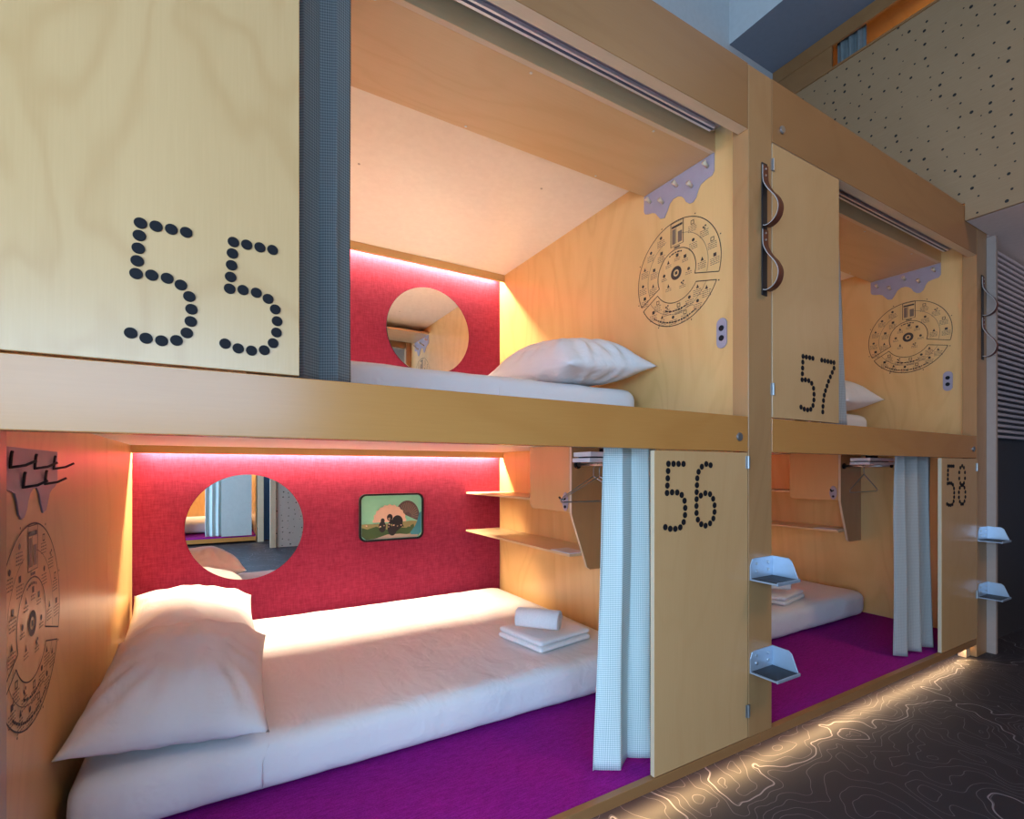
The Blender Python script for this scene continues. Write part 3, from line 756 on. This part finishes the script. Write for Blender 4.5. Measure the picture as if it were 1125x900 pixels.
fittings(DX, .69, .38, 'pod 58', 1)

# ------------------------------------------------------------------ hook racks, printed wheels, sockets on the side walls
PLATE = [(.6237, 2.5855), (.2027, 2.5855), (.2027, 2.5074), (.2144, 2.4909), (.2472, 2.4872), (.2747, 2.4803), (.287, 2.4632), (.2995, 2.433), (.3185, 2.4184), (.3378, 2.422), (.3573, 2.4388), (.3672, 2.4593), (.3838, 2.4777), (.4074, 2.4877), (.4348, 2.488), (.4558, 2.4731), (.47, 2.4465), (.4879, 2.4212), (.5133, 2.4266), (.5317, 2.4486), (.5467, 2.4692), (.5693, 2.4803), (.5924, 2.4847), (.6158, 2.4938), (.6237, 2.5077)]
PEGS = [(.577, 2.5368), (.4951, 2.4965), (.4074, 2.5372), (.3217, 2.4929), (.2352, 2.5393)]
def rack(xw, side, dy, dz, label, dark=False):
    R = thing('hook_rack', (xw, .41+dy, 2.5+dz), label, 'hook rack', 'lilac hook racks')
    pl = [(y+dy, z+dz) for y, z in PLATE]; t = bm_new()
    a, b = (xw-.0045, xw-.0005) if side < 0 else (xw+.0005, xw+.0045)
    add_prism(t, pl, 'X', a, b, .0006); obj('plate', t, M['lilac'], R)
    for y, z in PEGS:
        y += dy; z += dz; t = bm_new(); s = side
        if dark:      # bent wire pegs
            add_tube(t, [(xw+s*.005, y, z), (xw+s*.03, y+.004, z+.005), (xw+s*.048, y+.008, z+.016)], .003, 8)
            add_tube(t, [(xw+s*.006, y, z-.002), (xw+s*.009, y-.002, z+.03), (xw+s*.011, y-.005, z+.036)], .003, 8); obj('hook', t, M['ink'], R)
        else:
            add_tube(t, [(xw+s*.0045, y, z), (xw+s*.02, y, z+.005), (xw+s*.034, y, z+.012)], [.0075, .0075, .011], 12); obj('peg', t, M['edge'], R)
    return R
rack(XA1, -1, 0, 0, 'wavy lilac hook rack under the soffit of upper pod 55')
rack(XA1+DX, -1, 0, 0, 'wavy lilac hook rack under the soffit of upper pod 57')
rack(XA0, 1, .02, -1.345, 'lilac rack of dark hooks on the left wall of lower pod 56', True)

def wheel(xw, side, yc, zc, r, label):
    """printed circular infographic: rings, sector gaps, picture panel, icons and rows of tiny text"""
    rnd = random.Random(11)
    def W(u, v): return (yc+side*u*r, zc+v*r)
    heavy = bm_new(); light = heavy; mi = [0]
    xs = xw+side*.0011
    def poly(bm_, pts, h=0.):
        vs = [bm_.verts.new((xs+side*h, *W(u, v))) for u, v in pts]
        bm_.faces.new(vs).material_index = mi[0]
    def line(bm_, pts, w, m=0):
        """one welded ribbon along pts"""
        mi[0] = m; n = len(pts); closed = n > 2 and pts[0] == pts[-1]; prev = first = None
        for i, (a, b) in enumerate(pts):
            p = pts[i-1] if i > 0 else (pts[-2] if closed else pts[0]); q = pts[i+1] if i < n-1 else (pts[1] if closed else pts[-1])
            l = math.hypot(q[0]-p[0], q[1]-p[1]) or 1; nx, ny = -(q[1]-p[1])/l*w/2, (q[0]-p[0])/l*w/2
            cur = first if (closed and i == n-1) else [bm_.verts.new((xs, *W(a+k*nx, b+k*ny))) for k in (-1, 1)]
            if prev: bm_.faces.new((prev[0], prev[1], cur[1], cur[0])).material_index = m
            else: first = cur
            prev = cur
    def arc(bm_, rr, a0, a1, w, n=60, m=0):
        line(bm_, [(rr*math.cos(rd(a0+(a1-a0)*i/n)), rr*math.sin(rd(a0+(a1-a0)*i/n))) for i in range(n+1)], w, m)
    arc(heavy, 1, -17, 205, .016, 90); arc(heavy, 1, 211, 335, .016, 70)
    arc(heavy, .46, -19, 203, .016); arc(heavy, .56, 213, 326, .014); arc(light, .73, -16, 80, .009, 30, 1); arc(light, .73, 110, 204, .009, 30, 1); arc(light, .78, 212, 331, .009, 60, 1)
    for a, ai, r0 in ((-17, -19, .46), (205, 203, .46), (211, 213, .56), (335, 326, .56)):
        line(heavy, [(r0*math.cos(rd(ai)), r0*math.sin(rd(ai))), (math.cos(rd(a)), math.sin(rd(a)))], .016)
    def disc(bm_, u, v, q, n=16): mi[0] = 0; poly(bm_, [(u+q*math.cos(2*PI*i/n), v+q*math.sin(2*PI*i/n)) for i in range(n)])
    # bullseye
    for i in range(24):
        a, b = 2*PI*i/24, 2*PI*(i+1)/24
        poly(heavy, [(.065*math.cos(a), .065*math.sin(a)), (.13*math.cos(a), .13*math.sin(a)), (.13*math.cos(b), .13*math.sin(b)), (.065*math.cos(b), .065*math.sin(b))])
    poly(heavy, [(-.03, -.03), (.03, -.03), (.03, .03), (-.03, .03)])
    # picture panel near the top
    line(heavy, [(-.13, .53), (.17, .53), (.17, .98), (-.13, .98), (-.13, .53)], .018); line(heavy, [(-.11, .90), (.15, .90)], .045)
    mi[0] = 1; poly(light, [(-.10, .57), (-.02, .57), (-.02, .86), (-.10, .86)]); poly(light, [(.04, .57), (.14, .57), (.14, .78), (.04, .78)]); line(heavy, [(.0, .57), (.0, .87)], .01)
    line(heavy, [(-.05, .495), (.09, .495)], .03)
    for k in range(8):
        a = rd(20+45*k); disc(heavy, 1.05*math.cos(a), 1.05*math.sin(a), .014, 8)
    # icons and tiny text rows
    def text(u, v, w, rows):
        for q in range(rows):
            x = u-w/2
            while x < u+w/2-.02:
                l = rnd.uniform(.02, .06); line(light, [(x, v-q*.034), (min(x+l, u+w/2), v-q*.034)], .013, 1); x += l+.012
    def icon(u, v):
        mi[0] = 0
        k = rnd.randrange(5); q = .032
        if k == 0: disc(heavy, u, v, q, 10)
        elif k == 1: poly(heavy, [(u-q, v-q), (u+q, v-q), (u+q, v+q), (u-q, v+q)])
        elif k == 2: poly(heavy, [(u-q, v-q), (u+q, v-q), (u, v+q*1.3)])
        elif k == 3: line(heavy, [(u-q, v-q), (u-q, v+q), (u+q, v+q), (u+q, v-q), (u-q, v-q)], .018)
        else: disc(heavy, u-.02, v, .02, 8); disc(heavy, u+.025, v+.02, .018, 8); disc(heavy, u+.01, v-.03, .016, 8)
    for rr, angs in ((.87, (20, 42, 64, 116, 138, 160, 182, 200, 228, 246, 265, 284, 305, 323, 0)), (.60, (2, 48, 128, 160, 190)), (.67, (226, 250, 275, 298, 318)), (.30, (45, 85, 130, 180, 230, 300, 350))):
        for a in angs:
            u, v = rr*math.cos(rd(a)), rr*math.sin(rd(a))
            icon(u, v+.035); text(u, v-.025, .19 if rr > .5 else .14, 4 if rr > .5 else 2)
    for rr, a0, a1 in ((.93, 232, 300), (.72, 248, 292), (.40, 70, 115)):
        a = a0
        while a < a1:
            l = rnd.uniform(2, 5)*(.9/rr); arc(heavy, rr, a, min(a+l, a1), .026, 4); a += l+.9/rr
    for f in heavy.faces:
        f.normal_update()
        if f.normal.x*side < 0: f.normal_flip()
    tag(obj('wall_print', heavy, [M['ink'], M['inkthin']], None, (xw, yc, zc)), label, 'wall print', 'round printed wall graphics')
wheel(XA1, -1, .417, 2.128, .248, 'round printed graphic on the side wall of upper pod 55')
wheel(XA1+DX, -1, .39, 2.126, .248, 'round printed graphic on the side wall of upper pod 57')
wheel(XA0, 1, .431, .808, .248, 'tall looking round print on the left wall of lower pod 56')

def socket(xw, y, label):
    S = thing('wall_socket', (xw, y, 1.716), label, 'socket', 'lilac double sockets')
    t = bm_new(); add_prism(t, rrect(y-.026, y+.026, 1.716, 1.847, .0255, 6), 'X', xw-.005, xw-.0005, .001); obj('plate', t, M['lilac'], S)
    for z in (1.803, 1.760):
        t = bm_new(); add_cyl(t, (xw-.0056, y, z), 'X', .0125, .003, 18); obj('outlet', t, M['black'], S)
socket(XA1, .165, 'lilac two hole socket on the side wall of upper pod 55')
socket(XA1+DX, .165, 'lilac two hole socket on the side wall of upper pod 57')

# ------------------------------------------------------------------ mezzanine pods across the end of the room
mz = thing('mezzanine_pod', (3.965, 0, 2.72), 'raised pod with perforated plywood front and glowing slot, top right', 'sleeping pod')
t = bm_new(); pts = [(1.235, 2.83), (-.0015, 2.83), (-.0015, 2.72), (-5.9, 2.72), (-5.9, 4.175), (1.235, 4.175)]
add_prism(t, pts, 'X', 3.965, 3.985); obj('perforated_front', t, M['perf'], mz)
t = bm_new(); add_box(t, 3.955, 3.985, -5.9, 1.235, 4.175, 4.19, .001); obj('sill_edge', t, M['beam'], mz)
t = bm_new(); add_box(t, 3.962, 3.985, -5.9, 1.235, 4.362, 4.467, .001); obj('fascia', t, M['beam'], mz)
t = bm_new(); add_box(t, 3.966, 3.985, .775, 1.235, 4.191, 4.361, .001); obj('side_board', t, M['beam'], mz)
t = bm_new(); add_box(t, 3.99, 8.0, -5.9, -.003, 2.72, 2.80, 0); add_box(t, 4.36, 8.0, -.0031, .0615, 2.7205, 2.80, 0); obj('underside', t, M['pale_soffit'], mz)
t = bm_new(); add_box(t, 4.75, 4.78, -5.9, 1.2, 2.83, 4.46, 0); obj('inner_wall', t, M['valance'], mz)
t = bm_new(); add_box(t, 3.986, 4.7495, -5.9, 1.2, 4.45, 4.462, 0); obj('ceiling_panel', t, M['beam'], mz)
strip_light('mezzanine_led', (4.05, -2.2, 4.10), .08, 5.5, 42, (0, math.radians(-68), 0), (1, .74, .36))
t = bmesh.new(); g = []
uvl = t.loops.layers.uv.new('UVMap')
for j in range(9):
    g.append([t.verts.new((4.03+.022*math.sin(i*.9), .57+.2*i/24, 4.192+.255*j/8)) for i in range(25)])
for j in range(8):
    for i in range(24):
        f = t.faces.new((g[j][i], g[j][i+1], g[j+1][i+1], g[j+1][i])); f.smooth = True
        for lp, (a, b) in zip(f.loops, ((i, j), (i+1, j), (i+1, j+1), (i, j+1))): lp[uvl].uv = (a/24*.35, b/8*.25)
o = tag(obj('curtain', t, M['curtain_dark'], None, (4.03, .67, 4.192)), 'short grey blue curtain in the glowing slot, top right', 'curtain')
sd = o.modifiers.new('thickness', 'SOLIDIFY'); sd.thickness = .0022

# ------------------------------------------------------------------ opposite row of pods (seen in the mirrors)
YO = -3.7
def opposite(x0, z0, zc, lower, label):
    P = thing('sleeping_pod', (x0+.6, YO, z0), label, 'sleeping pod', 'pods across the aisle'); x1 = x0+1.186
    t = bm_new()
    for x in (x0-.0175, x1): add_box(t, x, x+.0175, YO-2.149, YO-.07, z0, zc-.0005, 0); obj('side_panel', t, M['wall_ply'], P); t = bm_new()
    t.free()
    t = bm_new(); add_box(t, x0, x1, YO-2.18, YO-2.15, z0, zc, 0); obj('back_panel', t, M['wall_ply'] if lower else M['felt'], P)
    t = bm_new(); add_box(t, x0, x1, YO-2.15, YO-.06, zc, zc+.018, 0); obj('ceiling_panel', t, M['laminate'], P)
    t = bm_new(); add_box(t, x0, x1, YO-2.15, YO, z0+.03, z0+.094, 0); obj('deck', t, M['rail'], P)
    t = bm_new(); add_box(t, x0, x1, YO-2.15, YO-.03, z0+.095, z0+.113, 0); obj('carpet', t, M['carpet'], P)
    dz = zc-z0
    t = bm_new(); add_box(t, x0+.001, x1-.001, YO-.045, YO, zc-.06 if lower else zc-.10, zc+.08, .001); obj('front_rail', t, M['rail'], P)
    t = bm_new(); add_box(t, x1-.49, x1-.062, YO-.02, YO, z0+.12, zc-.066 if lower else zc-.106, .001); obj('door_panel', t, plain('blue_lit_birch_door', (.52, .55, .52), .4), P)  # birch door with the blue daylight put into its colour
    tag(obj('mattress', rounded_box(x0+.02, x1-.02, YO-2.12, YO-.62, z0+.121, z0+.30, .06, (16, 14, 5), .002), M['linen'], None, (x0+.6, YO-1.3, z0+.115)), 'white mattress in '+label, 'mattress', 'mattresses across the aisle')
    strip_light('bunk_led', ((x0+x1)/2, YO-2.08, zc-.03), 1.1, .02, 18, (0, 0, 0))
    return P
ox = -.63
opposite(ox, 0, ZC1, True, 'lower pod across the aisle, seen in the mirror of pod 56')
curtain(.0-.16, .10, YO-.06, .125, 1.25, 3, .022, 'pale blue curtain across the aisle, reflected in the mirror', M['curtain'], 0, .7)
strip_light('plinth_led', (ox+.6, YO-.03, .055), 1.15, .012, 12, (math.radians(-18), 0, 0))
t = bm_new(); add_box(t, ox+1.21, ox+1.30, YO-.07, YO+.002, 0, 1.40, .001)
tag(obj('bunk_post', t, M['edge'], None, (ox+1.25, YO, 0)), 'pale post across the aisle, reflected in the mirror of pod 56', 'post')
t = bm_new(); add_box(t, ox+1.31, 1.1, YO-.295, YO-.25, 0, 2.8, 0)  # flat blue sheet put in for the dark blue doorway gap
tag(obj('blue_gap_sheet', t, M['bluegap'], None, (.9, YO-.28, 0)), 'deep blue sheet filling a doorway gap across the aisle, reflected in the mirror of pod 56', 'door')
e = thing('end_screen', (1.2, -2.9, 0), 'perforated plywood end screen across the aisle, reflected in the mirror', 'screen')
t = bm_new(); add_box(t, .78, 2.6, -2.93, -2.90, 0, 2.8, .001); obj('board', t, M['perf_pale'], e)
t = bm_new(); add_box(t, .70, .779, -2.96, -2.88, 0, 2.8, .001); obj('post', t, M['edge'], e)

# ------------------------------------------------------------------ light
u = thing('added_uplighter', (5.6, -1.6, 0), 'slim lamp added to light the dark passage upwards, unseen, out of frame', 'lamp')  # unseen lamp, added to brighten the passage soffit and slats
t = bm_new(); add_cyl(t, (5.6, -1.6, .012), 'Z', .14, .022, 32, 0, .004); obj('base', t, M['char'], u)
t = bm_new(); add_tube(t, [(5.6, -1.6, .0235), (5.6, -1.6, 1.70)], .012, 10); obj('pole', t, M['char'], u)
t = bm_new(); add_tube(t, [(5.6, -1.6, 1.7005), (5.6, -1.6, 1.78)], [.05, .13], 24); obj('shade', t, M['char'], u)
def area(name, loc, rot, sx, sy, e, col):
    L = bpy.data.lights.new(name, 'AREA'); L.shape = 'RECTANGLE'; L.size = sx; L.size_y = sy; L.energy = e; L.color = col
    o = bpy.data.objects.new(name, L); COL.objects.link(o); o.location = loc; o.rotation_euler = rot; return o
DAY = (.46, .70, 1); SKY = (.36, .64, 1)
area('window_daylight', (-2.29, -1.875, 1.375), (0, rd(-90), 0), 2.2, 3.0, 195, DAY)
area('window_daylight', ((FX0+FX1)/2, -3.99, (FZ0+FZ1)/2), (rd(90), 0, 0), 2.7, .78, 75, SKY)
# unseen ceiling lamp, added to give the upper right its warm light
cl = thing('added_ceiling_lamp', (3.0, -3.0, 4.4), 'added square warm ceiling lamp, unseen, over the aisle behind the viewer', 'ceiling lamp')
t = bm_new(); add_box(t, 2.5, 3.5, -3.5, -2.5, 4.42, 4.47, .01); obj('housing', t, M['white'], cl)
t = bm_new(); add_box(t, 2.54, 3.46, -3.46, -2.54, 4.405, 4.419, .002); obj('diffuser', t, emit('added_lamp_glow', (1, .72, .46), 2.5), cl)
t = bm_new(); add_tube(t, [(3.0, -3.0, 4.4705), (3.0, -3.0, 5.299)], .012, 8); obj('stem', t, M['white'], cl)
area('added_ceiling_light', (3.0, -3.0, 4.40), (0, 0, 0), .9, .9, 40, (1, .64, .34))

area('added_uplight', (5.6, -1.6, 1.80), (rd(180), 0, 0), .2, .2, 9, (1, .78, .66))
wd = bpy.data.worlds.new('sky'); scn.world = wd; wd.use_nodes = True
wd.node_tree.nodes['Background'].inputs[0].default_value = (.55, .75, 1, 1); wd.node_tree.nodes['Background'].inputs[1].default_value = 1.5

# ------------------------------------------------------------------ camera: level, rising lens
cam = bpy.data.cameras.new('camera'); co = bpy.data.objects.new('camera', cam); COL.objects.link(co); scn.camera = co
F = 551.6; cam.sensor_fit = 'HORIZONTAL'; cam.sensor_width = 36; cam.lens = F/1125*36
cam.shift_y = (516-450)/1125; cam.clip_start = .02
co.location = (0, -1.25, 1.19); co.rotation_euler = (PI/2, 0, -math.atan(324.5/551.6))

scn.view_settings.view_transform = 'Standard'; scn.view_settings.look = 'None'; scn.view_settings.gamma = 1
scn.view_settings.use_curve_mapping = False; scn.view_settings.exposure = 0
scn.cycles.use_denoising = True; scn.cycles.max_bounces = 10; scn.cycles.diffuse_bounces = 5; scn.cycles.sample_clamp_indirect = 6
